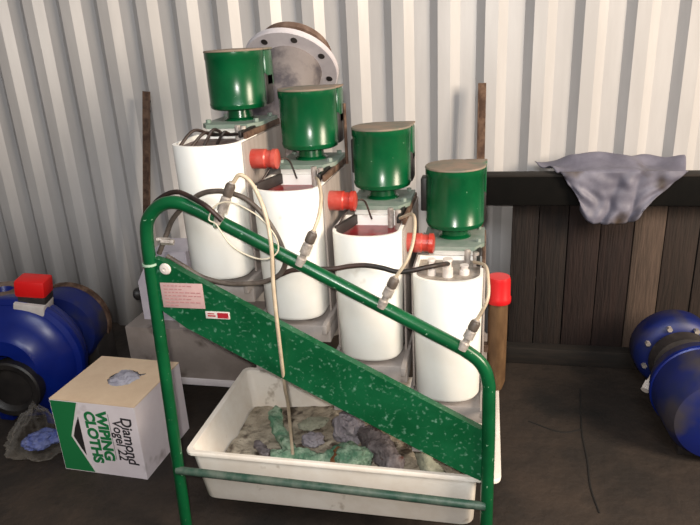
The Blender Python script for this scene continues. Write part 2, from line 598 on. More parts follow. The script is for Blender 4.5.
slm = ['slurry_brown', 'slurry_red', 'slurry_red', 'slurry_grey']
for i in range(4):
    cx, rim, bot = CX[i], RIM[i], BOT[i]
    # tank shell
    bm = nb()
    out = d_outline(cx, 0.096, 1.572, 1.648, 1.79)
    low = d_outline(cx, 0.092, 1.575, 1.648, 1.79)
    inn = d_outline(cx, 0.088, 1.584, 1.65, 1.785)
    vo = [bm.verts.new((x, y, rim)) for x, y in out]
    vo2 = [bm.verts.new((x, y, rim - 0.006)) for x, y in d_outline(cx, 0.0965, 1.5715, 1.648, 1.79)]
    vb0 = [bm.verts.new((x, y, bot + 0.012)) for x, y in low]
    vb = [bm.verts.new((x, y, bot)) for x, y in d_outline(cx, 0.085, 1.585, 1.65, 1.79)]
    vi = [bm.verts.new((x, y, rim)) for x, y in inn]
    vi2 = [bm.verts.new((x, y, rim - 0.09)) for x, y in inn]
    n = len(out)
    for A, B in ((vi2, vi), (vi, vo), (vo, vo2), (vo2, vb0), (vb0, vb)):
        for k in range(n):
            bm.faces.new((A[k], A[(k + 1) % n], B[(k + 1) % n], B[k]))
    bm.faces.new(vb)
    bm.faces.new(vi2)
    tank = build('tank', bm, 'white', mach, sharp=50)
    # slurry in the tank top
    bm = nb()
    lv = rim - (0.012 if i in (0, 3) else 0.03)
    prism(bm, d_outline(cx, 0.0875, 1.585, 1.65, 1.784), lv - 0.04, lv, 'xy')
    sl = build('slurry', bm, slm[i], tank)
    if i == 3:
        for (dx, dy, rr, hh) in ((-0.045, 1.66, 0.012, 0.05), (0.0, 1.65, 0.015, 0.055), (0.045, 1.67, 0.014, 0.03)):
            bm = nb()
            lathe(bm, [(0, 0), (rr, 0), (rr, hh * 0.5), (rr * 0.7, hh * 0.55), (rr * 0.7, hh * 0.85), (rr * 0.9, hh * 0.87), (rr * 0.9, hh), (0, hh)], (cx + dx, dy, lv - 0.002), seg=14)
            build('pipe_nipple', bm, 'label', tank)
    if i == 0:
        bm = nb()
        for sd in range(4):
            r4 = random.Random(sd)
            p = smooth_path([(cx - 0.075 + 0.03 * sd, 1.62 + 0.02 * sd, lv), (cx - 0.05 + 0.03 * sd, 1.68, lv + 0.03 + 0.012 * r4.random()), (cx - 0.02 + 0.02 * sd, 1.73, lv + 0.02), (cx + 0.02 * sd, 1.77, lv + 0.015)], 5)
            tube(bm, p, 0.0045, 8)
        build('loose_wire', bm, 'blackcable', tank)
    if i in (1, 2):
        bm = nb()
        p = smooth_path([(cx - 0.088, 1.68, rim), (cx - 0.06, 1.73, rim + 0.045), (cx - 0.03, 1.77, rim + 0.05), (cx - 0.01, 1.78, rim - 0.01)], 6)
        tube(bm, p, 0.003, 8)
        build('loose_wire', bm, 'blackcable', tank)
        bm = nb()
        box(bm, (cx - 0.072, 1.71, rim - 0.008), (0.012, 0.13, 0.03), 0.002, Matrix.Rotation(R(-14), 3, 'Z'))
        build('weir_plate', bm, 'darkiron', tank)
    # steel body behind the tank
    bm = nb()
    bx(bm, cx - 0.096, cx + 0.096, 1.79, 2.03, bot - 0.01, rim - 0.002, 0.004)
    for s in (-1, 1):
        bx(bm, cx + s * 0.100 - 0.003, cx + s * 0.100 + 0.003, 1.66, 2.03, bot + 0.0, rim - 0.004, 0.0015)
    body = build('body_box', bm, 'sidesteel', mach)
    body['label'] = 'grey steel housing behind the white tank'
    bm = nb()
    bx(bm, cx - 0.066, cx + 0.066, 1.80, 1.99, rim - 0.004, rim + 0.018, 0.004)
    build('white_block', bm, 'white', body)
    bm = nb()
    prism(bm, [(cx - 0.085, 1.82), (cx - 0.06, 1.785), (cx + 0.07, 1.785), (cx + 0.098, 1.83), (cx + 0.098, 1.99), (cx - 0.085, 1.99)], rim + 0.017, rim + 0.029, 'xy')
    for sx, sy in ((-0.07, 1.83), (0.08, 1.84), (-0.07, 1.97), (0.08, 1.97)):
        cyl(bm, (cx + sx, sy, rim + 0.029), (cx + sx, sy, rim + 0.039), 0.008, seg=6)
    build('mounting_plate', bm, 'plate', body)
    for k, (dx, m) in enumerate(((0.083, 'black'), (0.098, 'rust'))):
        bm = nb()
        bx(bm, cx + dx - 0.006, cx + dx + 0.004, 1.69, 2.0, rim + 0.004 - 0.004 * k, rim + 0.022 - 0.004 * k, 0.002)
        build('bracket_bar', bm, m, body)
    bm = nb()
    for dx, dy in ((0.05, 1.76), (0.075, 1.74)):
        cyl(bm, (cx + dx, dy, rim - 0.03), (cx + dx, dy, rim + 0.03), 0.009, seg=12, ch=0.002)
    build('adjusting_bolt', bm, 'chrome', body)

    # motor
    zb, zt = rim + 0.064, rim + (0.232, 0.237, 0.242, 0.245)[i]
    my = 1.90
    mx_ = cx + 0.007
    bm = nb()
    lathe(bm, [(0, zb), (0.078, zb), (0.085, zb + 0.004), (0.087, zb + 0.010), (0.0885, zb + 0.014), (0.0885, zb + 0.018), (0.087, zb + 0.02), (0.088, zt - 0.022), (0.0895, zt - 0.02), (0.0895, zt), (0, zt)],
          (mx_, my, 0), seg=56)
    motor = build('motor', bm, 'green', mach)
    bm = nb()
    lathe(bm, [(0, zt - 0.001), (0.089, zt - 0.001), (0.091, zt + 0.001), (0.0885, zt + 0.005), (0.05, zt + 0.007), (0, zt + 0.008)], (mx_, my, 0), seg=56)
    cp = build('motor_lid', bm, 'dust', motor)
    cp['label'] = 'dusty grey motor lid'
    bm = nb()
    lathe(bm, [(0, rim + 0.026), (0.05, rim + 0.026), (0.05, rim + 0.032), (0.04, rim + 0.038), (0.037, zb + 0.002), (0, zb + 0.002)], (mx_, my, 0), seg=32)
    build('motor_neck', bm, 'green', motor)
    bm = nb()
    box(bm, (mx_ + 0.060, my + 0.052, zt - 0.055), (0.066, 0.07, 0.11), 0.008)
    jb = build('junction_box', bm, 'green', motor)
    bm = nb()
    box(bm, (mx_ + 0.060, my + 0.052, zt + 0.0025), (0.068, 0.072, 0.006), 0.002)
    build('box_lid', bm, 'dust', motor)
    bm = nb()
    box(bm, (mx_ + 0.072, my + 0.045, zb + 0.055), (0.042, 0.07, 0.1), 0.012)
    build('cable_gland', bm, 'black', motor)
    if i >= 2:
        bm = nb()
        xo = mx_ - 0.086 - (0.006 if i == 3 else -0.004)
        box(bm, (xo, my + 0.015, zt - 0.085), (0.024, 0.05, 0.105), 0.005)
        build('capacitor', bm, 'black', motor)
    # vent rod at the back right of each motor, seen against the wall
    if i in (1,):
        bm = nb()
        cyl(bm, (cx + 0.108, my + 0.05, rim), (cx + 0.108, my + 0.05, zt - 0.05), 0.005, seg=10)
        build('conduit', bm, 'rust', motor)
    # red outlet plugs between the tanks
    if i < 3:
        zc = RIM[i] - 0.061
        bm = nb()
        a = Vector((cx + 0.100, 1.80, zc))
        lathe(bm, [(0, 0), (0.027, 0), (0.0285, 0.003), (0.0285, 0.046), (0.025, 0.05), (0.025, 0.066), (0.029, 0.068), (0.029, 0.08), (0.018, 0.084), (0, 0.084)], (cx + 0.097, 1.72, zc), (1, 0.0, -0.02), 28)
        build('outlet_plug', bm, 'plug', mach)

# standpipe with the big red cap at the right end
bm = nb()
spx, spy = 0.047, 1.80
lathe(bm, [(0, 0.47), (0.02, 0.47), (0.029, 0.50), (0.0295, 0.775), (0, 0.775)], (spx, spy, 0), seg=28)
sp = build('standpipe', bm, 'brownpipe', mach)
sp['label'] = 'brown stained standpipe with red cap'
bm = nb()
lathe(bm, [(0.028, 0.768), (0.036, 0.768), (0.0375, 0.772), (0.0375, 0.785), (0.035, 0.79), (0.0345, 0.84), (0.032, 0.85), (0, 0.852)], (spx, spy, 0), seg=28)
build('red_cap', bm, 'red', sp)
bm = nb()
bx(bm, CX[3] + 0.09, spx, spy - 0.012, spy + 0.012, 0.6, 0.625)
build('pipe_clip', bm, 'rust', sp)

# hoses and cables
h1 = [(-0.635, 1.5, 1.205), (-0.614, 1.5, 1.225), (-0.584, 1.5, 1.201), (-0.551, 1.48, 1.138), (-0.531, 1.452, 1.054), (-0.537, 1.455, 0.93), (-0.539, 1.465, 0.764), (-0.556, 1.52, 0.60), (-0.58, 1.6, 0.481), (-0.602, 1.66, 0.345), (-0.604, 1.665, 0.25)]
h2 = [(-0.431, 1.5, 1.075), (-0.418, 1.52, 1.115), (-0.42, 1.56, 1.152), (-0.44, 1.62, 1.178), (-0.469, 1.7, 1.172)]
h3 = [(-0.221, 1.5, 0.954), (-0.187, 1.5, 1.009), (-0.175, 1.54, 1.058), (-0.184, 1.6, 1.094), (-0.235, 1.7, 1.055)]
h4 = [(-0.014, 1.5, 0.842), (0.012, 1.5, 0.901), (0.013, 1.54, 0.94), (0.005, 1.6, 0.956), (-0.026, 1.7, 0.93)]
for h in (h1, h2, h3, h4):
    bm = nb()
    tube(bm, smooth_path(h, 8), 0.0055 if h is h1 else 0.0046, 10)
    o = build('air_hose', bm, 'beige', mach)
    if h is h1:
        o['label'] = 'long beige hose hanging down into the tub'
cA = [(-0.897, 1.535, 0.993), (-0.87, 1.54, 1.044), (-0.841, 1.54, 1.094), (-0.793, 1.54, 1.137), (-0.748, 1.54, 1.165), (-0.703, 1.54, 1.173), (-0.664, 1.54, 1.168), (-0.618, 1.54, 1.149), (-0.575, 1.54, 1.105), (-0.544, 1.54, 1.049), (-0.529, 1.54, 1.001), (-0.529, 1.54, 0.967), (-0.552, 1.54, 0.934), (-0.6, 1.54, 0.914), (-0.657, 1.54, 0.907), (-0.714, 1.54, 0.908), (-0.773, 1.535, 0.925), (-0.823, 1.53, 0.958), (-0.871, 1.53, 0.988)]
cB = [(-0.905, 1.54, 1.105), (-0.887, 1.54, 1.139), (-0.849, 1.535, 1.164), (-0.807, 1.525, 1.174), (-0.761, 1.5, 1.168), (-0.707, 1.473, 1.151), (-0.682, 1.47, 1.129), (-0.665, 1.47, 1.111)]
cC = [(-0.552, 1.545, 0.934), (-0.502, 1.55, 0.95), (-0.403, 1.555, 0.953), (-0.356, 1.56, 0.96), (-0.31, 1.56, 0.964), (-0.264, 1.555, 0.96), (-0.224, 1.55, 0.952), (-0.187, 1.55, 0.956), (-0.151, 1.555, 0.963), (-0.118, 1.58, 0.962), (-0.095, 1.64, 0.945)]
cR = [(-0.701, 1.47, 1.115), (-0.685, 1.472, 1.146), (-0.66, 1.475, 1.159), (-0.629, 1.475, 1.157), (-0.593, 1.472, 1.142), (-0.557, 1.47, 1.117), (-0.524, 1.47, 1.072), (-0.52, 1.47, 1.033), (-0.545, 1.465, 1.013), (-0.576, 1.46, 1.013), (-0.621, 1.46, 1.031), (-0.65, 1.462, 1.054), (-0.67, 1.465, 1.085), (-0.683, 1.468, 1.104)]
bm = nb(); tube(bm, smooth_path(cA, 6), 0.0072, 10); o = build('looped_cable', bm, 'cable', mach); o['label'] = 'thick dark grey looped cable'
bm = nb(); tube(bm, smooth_path(cB, 6), 0.0068, 10); build('power_cable', bm, 'blackcable', mach)
bm = nb(); tube(bm, smooth_path(cC, 6), 0.0068, 10); build('power_cable', bm, 'blackcable', mach)
bm = nb(); tube(bm, smooth_path(cR, 5, True), 0.0022, 8, closed=True); build('wire_loop', bm, 'cream', mach)
bm = nb()
cyl(bm, (-0.888, 1.52, 1.04), (-0.855, 1.53, 1.036), 0.007, seg=12)
cyl(bm, (-0.872, 1.515, 1.036), (-0.838, 1.52, 1.033), 0.009, seg=6)
build('small_valve', bm, 'chrome', mach)

# ------------------------------------------------------------------ tub of sludge and rags
TX0, TX1, TY0, TY1, TZ0, TZ1 = -0.914, 0.064, 1.5245, 2.062, 0.142, 0.334
tub = None
bm = nb()


def rrect(x0, x1, y0, y1, r, z, n=6):
    out = []
    for cx, cy, a0 in ((x1 - r, y1 - r, 0), (x0 + r, y1 - r, 90), (x0 + r, y0 + r, 180), (x1 - r, y0 + r, 270)):
        for k in range(n + 1):
            a = R(a0 + 90 * k / n)
            out.append(bm.verts.new((cx + r * math.cos(a), cy + r * math.sin(a), z)))
    return out


rings = [rrect(TX0 + 0.05, TX1 - 0.085, TY0 + 0.02, TY1 - 0.05, 0.03, TZ0),
         rrect(TX0 + 0.040, TX1 - 0.075, TY0 + 0.011, TY1 - 0.04, 0.035, TZ0 + 0.010),
         rrect(TX0 + 0.016, TX1 - 0.068, TY0 + 0.005, TY1 - 0.016, 0.025, TZ1 - 0.012),
         rrect(TX0 + 0.001, TX1, TY0 - 0.003, TY1, 0.025, TZ1 - 0.014),
         rrect(TX0, TX1 + 0.001, TY0 - 0.004, TY1 + 0.001, 0.025, TZ1 - 0.004),
         rrect(TX0 + 0.002, TX1, TY0 - 0.001, TY1 - 0.001, 0.025, TZ1),
         rrect(TX0 + 0.018, TX1 - 0.072, TY0 + 0.011, TY1 - 0.018, 0.02, TZ1 - 0.001),
         rrect(TX0 + 0.021, TX1 - 0.075, TY0 + 0.013, TY1 - 0.02, 0.02, TZ1 - 0.006),
         rrect(TX0 + 0.05, TX1 - 0.085, TY0 + 0.02, TY1 - 0.05, 0.03, TZ0 + 0.014),
         rrect(TX0 + 0.07, TX1 - 0.10, TY0 + 0.04, TY1 - 0.07, 0.02, TZ0 + 0.008)]
n = len(rings[0])
for A, B in zip(rings, rings[1:]):
    for k in range(n):
        bm.faces.new((A[k], A[(k + 1) % n], B[(k + 1) % n], B[k]))
bm.faces.new(rings[0]); bm.faces.new(rings[-1])
tub = tag(build('plastic_tub', bm, 'tub', sharp=45), 'dirty white rectangular plastic tub hanging in the green trolley frame', 'tub')


def sludge_h(x, y):
    h = 0.026 + 0.014 * noise.noise(Vector((x * 9, y * 9, 1.0))) + 0.007 * noise.noise(Vector((x * 26, y * 26, 4.0)))
    h += 0.022 * max(0, 1 - ((x + 0.25) ** 2 + (y - 1.8) ** 2) / 0.06)
    h += 0.025 * max(0, (y - 1.85) / 0.2) * max(0, min(1, (x + 0.75) / 0.2))
    return 0.167 + h


bm = nb()
sx0, sx1, sy0, sy1 = TX0 + 0.048, TX1 - 0.087, TY0 + 0.02, TY1 - 0.046
nx, ny = 90, 56
g = [[bm.verts.new((sx0 + (sx1 - sx0) * i / nx, sy0 + (sy1 - sy0) * j / ny, sludge_h(sx0 + (sx1 - sx0) * i / nx, sy0 + (sy1 - sy0) * j / ny))) for j in range(ny + 1)] for i in range(nx + 1)]
for i in range(nx):
    for j in range(ny):
        bm.faces.new((g[i][j], g[i + 1][j], g[i + 1][j + 1], g[i][j + 1]))
tag(build('sludge', bm, 'sludge', sharp=80), 'grey brown muddy sludge covering the bottom of the white tub', 'sludge', kind='stuff')


def rope_rag(name, pts, r, m, label, seed, cat='rag', group=None, flat=0.75):
    bm = nb()
    path = smooth_path(pts, 9)

    def rf(t, a, rr):
        e = min(1, 6 * t + 0.25, 6 * (1 - t) + 0.25)
        k = 1 + 0.38 * noise.noise(Vector((math.cos(a + 7 * t) * 1.5 + seed, math.sin(a + 7 * t) * 1.5, t * 9))) + 0.15 * math.cos(3 * a + 16 * t + seed) + 0.3 * (0.25 - abs(noise.noise(Vector((math.cos(a + 9 * t) * 2.4 + seed, math.sin(a + 9 * t) * 2.4 + 5, t * 13)))))
        return rr * e * k
    tube(bm, path, r, 22, rfun=rf)
    return tag(build(name, bm, m, sharp=80), label, cat, 'rags in the tub')


def S(x, y, up=0.012):
    return (x, y, sludge_h(x, y) + up)


def lump_rag(name, c, s, m, label, seed, cat='rag', rotz=0):
    bm = nb()
    bmesh.ops.create_icosphere(bm, subdivisions=5, radius=1.0)
    rm = Matrix.Rotation(rotz, 3, 'Z')
    for v in bm.verts:
        p = v.co.copy()
        q = p * 1.7 + Vector((seed, seed * 0.7, 0))
        k = 1 + 0.30 * noise.noise(q) + 0.30 * (0.35 - abs(noise.noise(q * 1.7 + Vector((9, 0, 3))))) + 0.16 * (0.3 - abs(noise.noise(q * 3.6))) + 0.05 * noise.noise(q * 8)
        p = Vector((p.x * s[0] * k, p.y * s[1] * k, p.z * s[2] * k))
        if p.z < -s[2] * 0.45:
            p.z = -s[2] * 0.45
        v.co = rm @ p + Vector(c)
    return tag(build(name, bm, m, sharp=80), label, cat, 'rags in the tub' if name == 'rag' else None)


rope_rag('rag', [S(-0.755, 1.95, 0.045), S(-0.745, 1.91, 0.03), S(-0.725, 1.86, 0.022), S(-0.68, 1.80, 0.02), S(-0.645, 1.74), S(-0.61, 1.70)], 0.024, 'raggreen',
         'pale green twisted rag by the left corner of the tub, under the hose', 1.0)
rope_rag('rag', [S(-0.70, 1.72), S(-0.655, 1.69), S(-0.59, 1.715), S(-0.53, 1.70), S(-0.485, 1.74), S(-0.46, 1.80)], 0.023, 'raggreen',
         'darker green crumpled rag lying along the front middle of the tub', 3.3)
lump_rag('rag', S(-0.405, 1.70, 0.02), (0.055, 0.05, 0.042), 'raggreen', 'small round green rag against the front rim of the tub, below the large grey rag', 5.1)
lump_rag('rag', S(-0.575, 1.80, 0.012), (0.036, 0.03, 0.026), 'raggrey', 'small grey rag lying between the green rags in the sludge', 7.7)
lump_rag('rag', S(-0.455, 1.86, 0.03), (0.05, 0.06, 0.06), 'raggrey', 'large pale grey rag standing up in the middle of the tub', 2.2, rotz=0.5)
rope_rag('rag', [S(-0.40, 1.85, 0.025), S(-0.35, 1.78, 0.03), S(-0.30, 1.71, 0.03), S(-0.24, 1.64, 0.022)], 0.038, 'ragdark',
         'long dark grey rag with rust stains lying to the right in the tub', 9.1)
rope_rag('rag', [S(-0.225, 1.80, 0.05), S(-0.185, 1.72, 0.05), S(-0.145, 1.655, 0.045), S(-0.075, 1.61, 0.03)], 0.024, 'ragpale',
         'pale olive strip of cloth at the right end of the tub', 6.4)
rope_rag('rag', [S(-0.472, 1.76, 0.022), S(-0.465, 1.71, 0.022), S(-0.475, 1.65, 0.014)], 0.013, 'ragrust',
         'narrow rust brown scrap of cloth beside the small round green rag', 12.5)
lump_rag('rag', S(-0.60, 1.91, 0.01), (0.05, 0.03, 0.02), 'ragpale', 'flat pale olive rag lying in the sludge behind the small grey rag', 15.2, rotz=0.4)
rope_rag('rag', [S(-0.775, 1.77), S(-0.74, 1.73), S(-0.70, 1.69)], 0.015, 'ragdark',
         'small dark grey scrap of cloth in the front left corner of the tub', 17.3)
bm = nb()
tube(bm, smooth_path([(-0.46, 1.93, 0.29), (-0.37, 1.87, 0.30), (-0.25, 1.79, 0.30), (-0.17, 1.73, 0.285)], 6), 0.009, 8)
tag(build('stick', bm, 'stick'), 'thin dark brown stick lying on the rags in the tub', 'stick')

# ------------------------------------------------------------------ grey bench behind, housing, flanged pipe
bench = thing('steel_bench', (-1.2, 2.3, 0), 'low dull grey steel bench behind the left end of the trolley', 'bench')
bm = nb(); bx(bm, -1.49, -0.935, 2.18, 2.50, 0.17, 0.425, 0.004); build('bench_body', bm, 'bench', bench)
bm = nb(); bx(bm, -1.495, -0.925, 2.172, 2.50, 0.165, 0.195, 0.003); build('bottom_lip', bm, 'flange', bench)
for lx, ly in ((-1.46, 2.21), (-0.96, 2.21), (-1.46, 2.47), (-0.96, 2.47)):
    bm = nb(); bx(bm, lx - 0.02, lx + 0.02, ly - 0.02, ly + 0.02, 0, 0.17, 0.002); build('leg', bm, 'bench', bench)

hs = thing('gearbox', (-1.33, 2.35, 0.425), 'pale grey metal housing with a black knob standing on the grey bench', 'gearbox')
bm = nb()
prism(bm, [(-1.44, 0.425), (-1.44, 0.60), (-1.38, 0.70), (-1.36, 0.74), (-1.20, 0.74), (-1.20, 0.425)], 2.26, 2.44)
build('housing', bm, 'lav', hs)
bm = nb()
cyl(bm, (-1.44, 2.33, 0.52), (-1.475, 2.32, 0.52), 0.008, seg=12)
lathe(bm, [(0, 0), (0.02, 0), (0.027, 0.01), (0.027, 0.024), (0.018, 0.034), (0, 0.036)], (-1.47, 2.32, 0.52), (-1, -0.3, 0), 20)
tube(bm, smooth_path([(-1.47, 2.32, 0.53), (-1.45, 2.30, 0.60), (-1.40, 2.30, 0.655), (-1.41, 2.30, 0.70)], 6), 0.006, 8)
build('knob', bm, 'black', hs)

pp = thing('flanged_pipe', (-0.79, 2.45, 0), 'big grey pipe bend with a bolted flange standing behind the motors', 'pipe')
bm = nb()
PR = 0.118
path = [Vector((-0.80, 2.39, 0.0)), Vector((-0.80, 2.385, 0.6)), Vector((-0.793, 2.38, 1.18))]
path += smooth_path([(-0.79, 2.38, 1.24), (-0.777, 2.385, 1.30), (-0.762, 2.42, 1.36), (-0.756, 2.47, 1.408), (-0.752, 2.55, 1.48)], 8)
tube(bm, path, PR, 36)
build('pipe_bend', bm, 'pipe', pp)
ax = Vector((0.05, 0.74, 0.67)).normalized()
fc = Vector((-0.762, 2.50, 1.43))


def ring_disc(bm, c, ax, r0, r1, h, holes=0, hr=0.0):
    lathe(bm, [(r0, 0), (r1 - 0.004, 0), (r1, 0.004), (r1, h - 0.004), (r1 - 0.004, h), (r0, h)], c, ax, 56, closed=True)


bm = nb()
ring_disc(bm, fc, ax, 0.10, 0.189, 0.026)
fl = build('flange', bm, 'flange', pp)
a, u, v = frame_of(ax)
for k in range(8):
    an = R(22 + 45 * k)
    c = fc + (u * math.cos(an) + v * math.sin(an)) * 0.156
    bm = nb()
    cyl(bm, c - ax * 0.0015, c + ax * 0.001, 0.013, seg=16)
    build('bolt_hole', bm, 'darkiron', fl)
bm = nb()
lathe(bm, [(0.09, 0.026), (0.13, 0.026), (0.132, 0.075), (0.145, 0.08), (0.147, 0.1), (0.135, 0.104), (0.09, 0.09)], fc, ax, 56)
b2 = build('brown_collar', bm, 'brownrim', pp)
b2['label'] = 'brown rusty collar behind the flange'

# rusty uprights leaning on the wall


def upright(p0, p1, label):
    bm = nb()
    p0, p1 = Vector(p0), Vector(p1)
    d = (p1 - p0)
    L = d.length
    q = d.to_track_quat('Z', 'Y').to_matrix()
    vs = box(bm, (0, 0, L / 2), (0.036, 0.005, L), 0.001)
    vs += box(bm, (0.0155, 0.018, L / 2), (0.005, 0.036, L), 0.001)
    bmesh.ops.rotate(bm, cent=(0, 0, 0), matrix=q, verts=bm.verts[:])
    bmesh.ops.translate(bm, vec=p0, verts=bm.verts[:])
    o = tag(build('angle_bar', bm, 'rust', origin=p0), label, 'metal bar', 'rusty bars leaning on the wall')
    for t in (0.965, 0.93):
        bm = nb()
        c = p0 + d * t + q @ Vector((-0.002, -0.003, 0))
        cyl(bm, c, c + q @ Vector((0, -0.003, 0)), 0.006, seg=12)
        build('bolt_hole', bm, 'black', o)
    return o


upright((-1.835, 2.90, 0.0), (-1.648, 2.975, 1.327), 'rusty steel bar leaning on the wall at the left, behind the handle bend')
upright((-0.022, 2.90, 0.0), (-0.024, 2.975, 1.315), 'rusty steel bar with a hole leaning on the wall behind the lowest motor')

# ------------------------------------------------------------------ timber barrier with draped sheet
tb = thing('timber_barrier', (0.7, 2.9, 0), 'dark timber barrier of upright planks under a black beam along the wall', 'barrier')
bm = nb(); bx(bm, -0.035, 1.5, 2.80, 2.885, 0.80, 0.925, 0.004); build('top_beam', bm, 'beam', tb)
bm = nb(); bx(bm, -0.035, 1.5, 2.80, 2.885, 0.9255, 0.935, 0.002); build('beam_capping', bm, 'rail', tb)
xe = [0.125, 0.245, 0.375, 0.515, 0.655, 0.785, 0.925, 1.06, 1.2, 1.34, 1.48]
pm = ['planks', 'planks', 'plankred', 'plankred', 'planklight', 'plankmid', 'plankmid', 'planks', 'planks', 'planks']
for k, m in enumerate(pm):
    bm = nb()
    bx(bm, xe[k] + 0.002, xe[k + 1] - 0.002, 2.89 + 0.004 * (k % 2), 2.93 + 0.004 * (k % 2), 0.05, 0.92, 0.003)
    o = build('plank', bm, m, tb)
    if m == 'planklight':
        o['label'] = 'pale worn plank'
bm = nb(); bx(bm, 0.11, 1.5, 2.82, 2.885, 0.0, 0.085, 0.005); build('bottom_rail', bm, 'rail', tb)

bm = nb()
nu, nv = 70, 46
gr = []
for i in range(nu + 1):
    u = i / nu
    colv = []
    for j in range(nv + 1):
        v = j / nv
        s = v * 0.42 # arc length
        # half width narrows as it hangs
        if s < 0.19:
            xa, xb = 0.22 + 0.09 * s / 0.19, 0.835 - 0.02 * s / 0.19
            y = 2.985 - s
            z = 0.945
            lump = 0.05 * max(0, noise.noise(Vector((u * 4.5, s * 9, 2)))+0.45) * math.sin(math.pi * min(1, (s + 0.05) / 0.22))
            lump += 0.018 * math.sin(math.pi * u) ** 2
            z += lump
            y += 0.0
        else:
            t = (s - 0.19) / 0.23
            xa, xb = 0.31 + 0.09 * min(1, t * 1.3), 0.815 - 0.15 * min(1, t * 1.1) - 0.01 * t
            y = 2.792 - 0.012 - 0.02 * abs(math.sin(u * 9 + noise.noise(Vector((u * 3, t * 2, 0))) * 2)) * (0.35 + t) - 0.012 * noise.noise(Vector((u * 8, t * 5, 3)))
            z = 0.957 - (s - 0.19) * (1.0 - 0.25 * (2 * u - 1) ** 4) + 0.012 * noise.noise(Vector((u * 5, 0, 7))) * t
        x = xa + (xb - xa) * u + 0.008 * noise.noise(Vector((u * 6, v * 6, 9)))
        colv.append(bm.verts.new((x, y, z)))
    gr.append(colv)
for i in range(nu):
    for j in range(nv):
        bm.faces.new((gr[i][j], gr[i + 1][j], gr[i + 1][j + 1], gr[i][j + 1]))
tag(build('plastic_sheet', bm, 'sheet', sharp=80, solid=0.003), 'crumpled grey plastic sheet draped over the black beam', 'sheet')

# ------------------------------------------------------------------ carton of wiping cloths
carton = thing('carton', (-1.405, 1.93, 0), 'white and green carton of wiping cloths with a torn round opening in the tan top', 'carton')
CA = Vector((-1.586, 1.772, 0))
CB = Vector((-1.226, 1.758, 0))
ux = (CB - CA).normalized()
uy = Vector((-ux.y, ux.x, 0))
CW, CD, CH = (CB - CA).length, 0.335, 0.315
rotm = Matrix((ux, uy, Vector((0, 0, 1)))).transposed()
cm = rotm.to_4x4()
cm.translation = CA


def CP(a, b, z):
    return CA + ux * a + uy * b + Vector((0, 0, z))


# four walls and base
bm = nb()
T = 0.004
for (a0, a1, b0, b1, z0, z1) in ((0, CW, 0, T, 0, CH), (0, CW, CD - T, CD, 0, CH), (0, T, T, CD - T, 0, CH), (CW - T, CW, T, CD - T, 0, CH), (T, CW - T, T, CD - T, 0, T)):
    bx(bm, a0, a1, b0, b1, z0, z1)
bmesh.ops.transform(bm, matrix=cm, verts=bm.verts[:])
cw_ = build('carton_walls', bm, 'cardwhite', carton)
# top with an oval hole
bm = nb()
hc, hr = (0.20, 0.185), (0.062, 0.062)
n = 40
outer, inner = [], []
rj = random.Random(3)
for k in range(n):
    a = 2 * math.pi * k / n
    c, s = math.cos(a), math.sin(a)
    t = min((CW - hc[0] if c > 0 else hc[0]) / max(abs(c), 1e-6), (CD - hc[1] if s > 0 else hc[1]) / max(abs(s), 1e-6))
    outer.append((hc[0] + c * t, hc[1] + s * t))
    j = 1 + rj.uniform(-0.05, 0.05) + (0.35 if k in (3, 4) else 0)
    inner.append((hc[0] + c * hr[0] * j, hc[1] + s * hr[1] * j))
corn = [(0, 0), (CW, 0), (CW, CD), (0, CD)]
for cn in corn:  # snap the nearest outer point to every corner
    q = min(range(n), key=lambda q: (outer[q][0] - cn[0]) ** 2 + (outer[q][1] - cn[1]) ** 2)
    outer[q] = cn
lv = []
for z in (CH, CH + 0.004):
    lv.append(([bm.verts.new(CP(a, b, z)) for a, b in outer], [bm.verts.new(CP(a, b, z)) for a, b in inner]))
for k in range(n):
    k2 = (k + 1) % n
    bm.faces.new((lv[0][0][k], lv[0][0][k2], lv[0][1][k2], lv[0][1][k]))
    bm.faces.new((lv[1][0][k], lv[1][0][k2], lv[1][1][k2], lv[1][1][k]))
    bm.faces.new((lv[0][0][k], lv[0][0][k2], lv[1][0][k2], lv[1][0][k]))
    bm.faces.new((lv[0][1][k], lv[0][1][k2], lv[1][1][k2], lv[1][1][k]))
o = build('carton_top', bm, 'cardtop', carton)
o['label'] = 'tan cardboard top with a torn round hole'


def flat_print(name, pts, m, lift=0.0006):
    bm = nb()
    prism(bm, [(a, z) for a, z in pts], -lift, -lift + 0.0004)
    bmesh.ops.transform(bm, matrix=cm, verts=bm.verts[:])
    return build(name, bm, m, cw_)


flat_print('green_print', [(0.002, 0.003), (0.135, 0.003), (0.065, 0.160), (0.118, 0.312), (0.002, 0.312)], 'printgreen')
flat_print('black_triangle', [(0.068, 0.160), (0.112, 0.078), (0.112, 0.252)], 'printblack', 0.0008)
bm = nb()
prism(bm, [(0.135, 0.003), (0.143, 0.003), (0.073, 0.160), (0.126, 0.312), (0.118, 0.312), (0.063, 0.160)], -0.0010, -0.0006)
bmesh.ops.transform(bm, matrix=cm, verts=bm.verts[:])
build('white_chevron', bm, 'printwhite', cw_)


def carton_text(s, a, z, size, m, lift=0.001, off=0.0, sx=1.0, shear=0.0):
    # letters lie in the front face, turned to read downwards
    base = Matrix((Vector((0, 0, -1)), Vector((1, 0, 0)), Vector((0, -1, 0)))).transposed().to_4x4()
    base.translation = Vector((a, -lift, z))
    return text_mesh('printed_word', s, size, cm @ base @ Matrix.Diagonal((sx, 1, 1, 1)), m, cw_, 0.0003, off, shear)


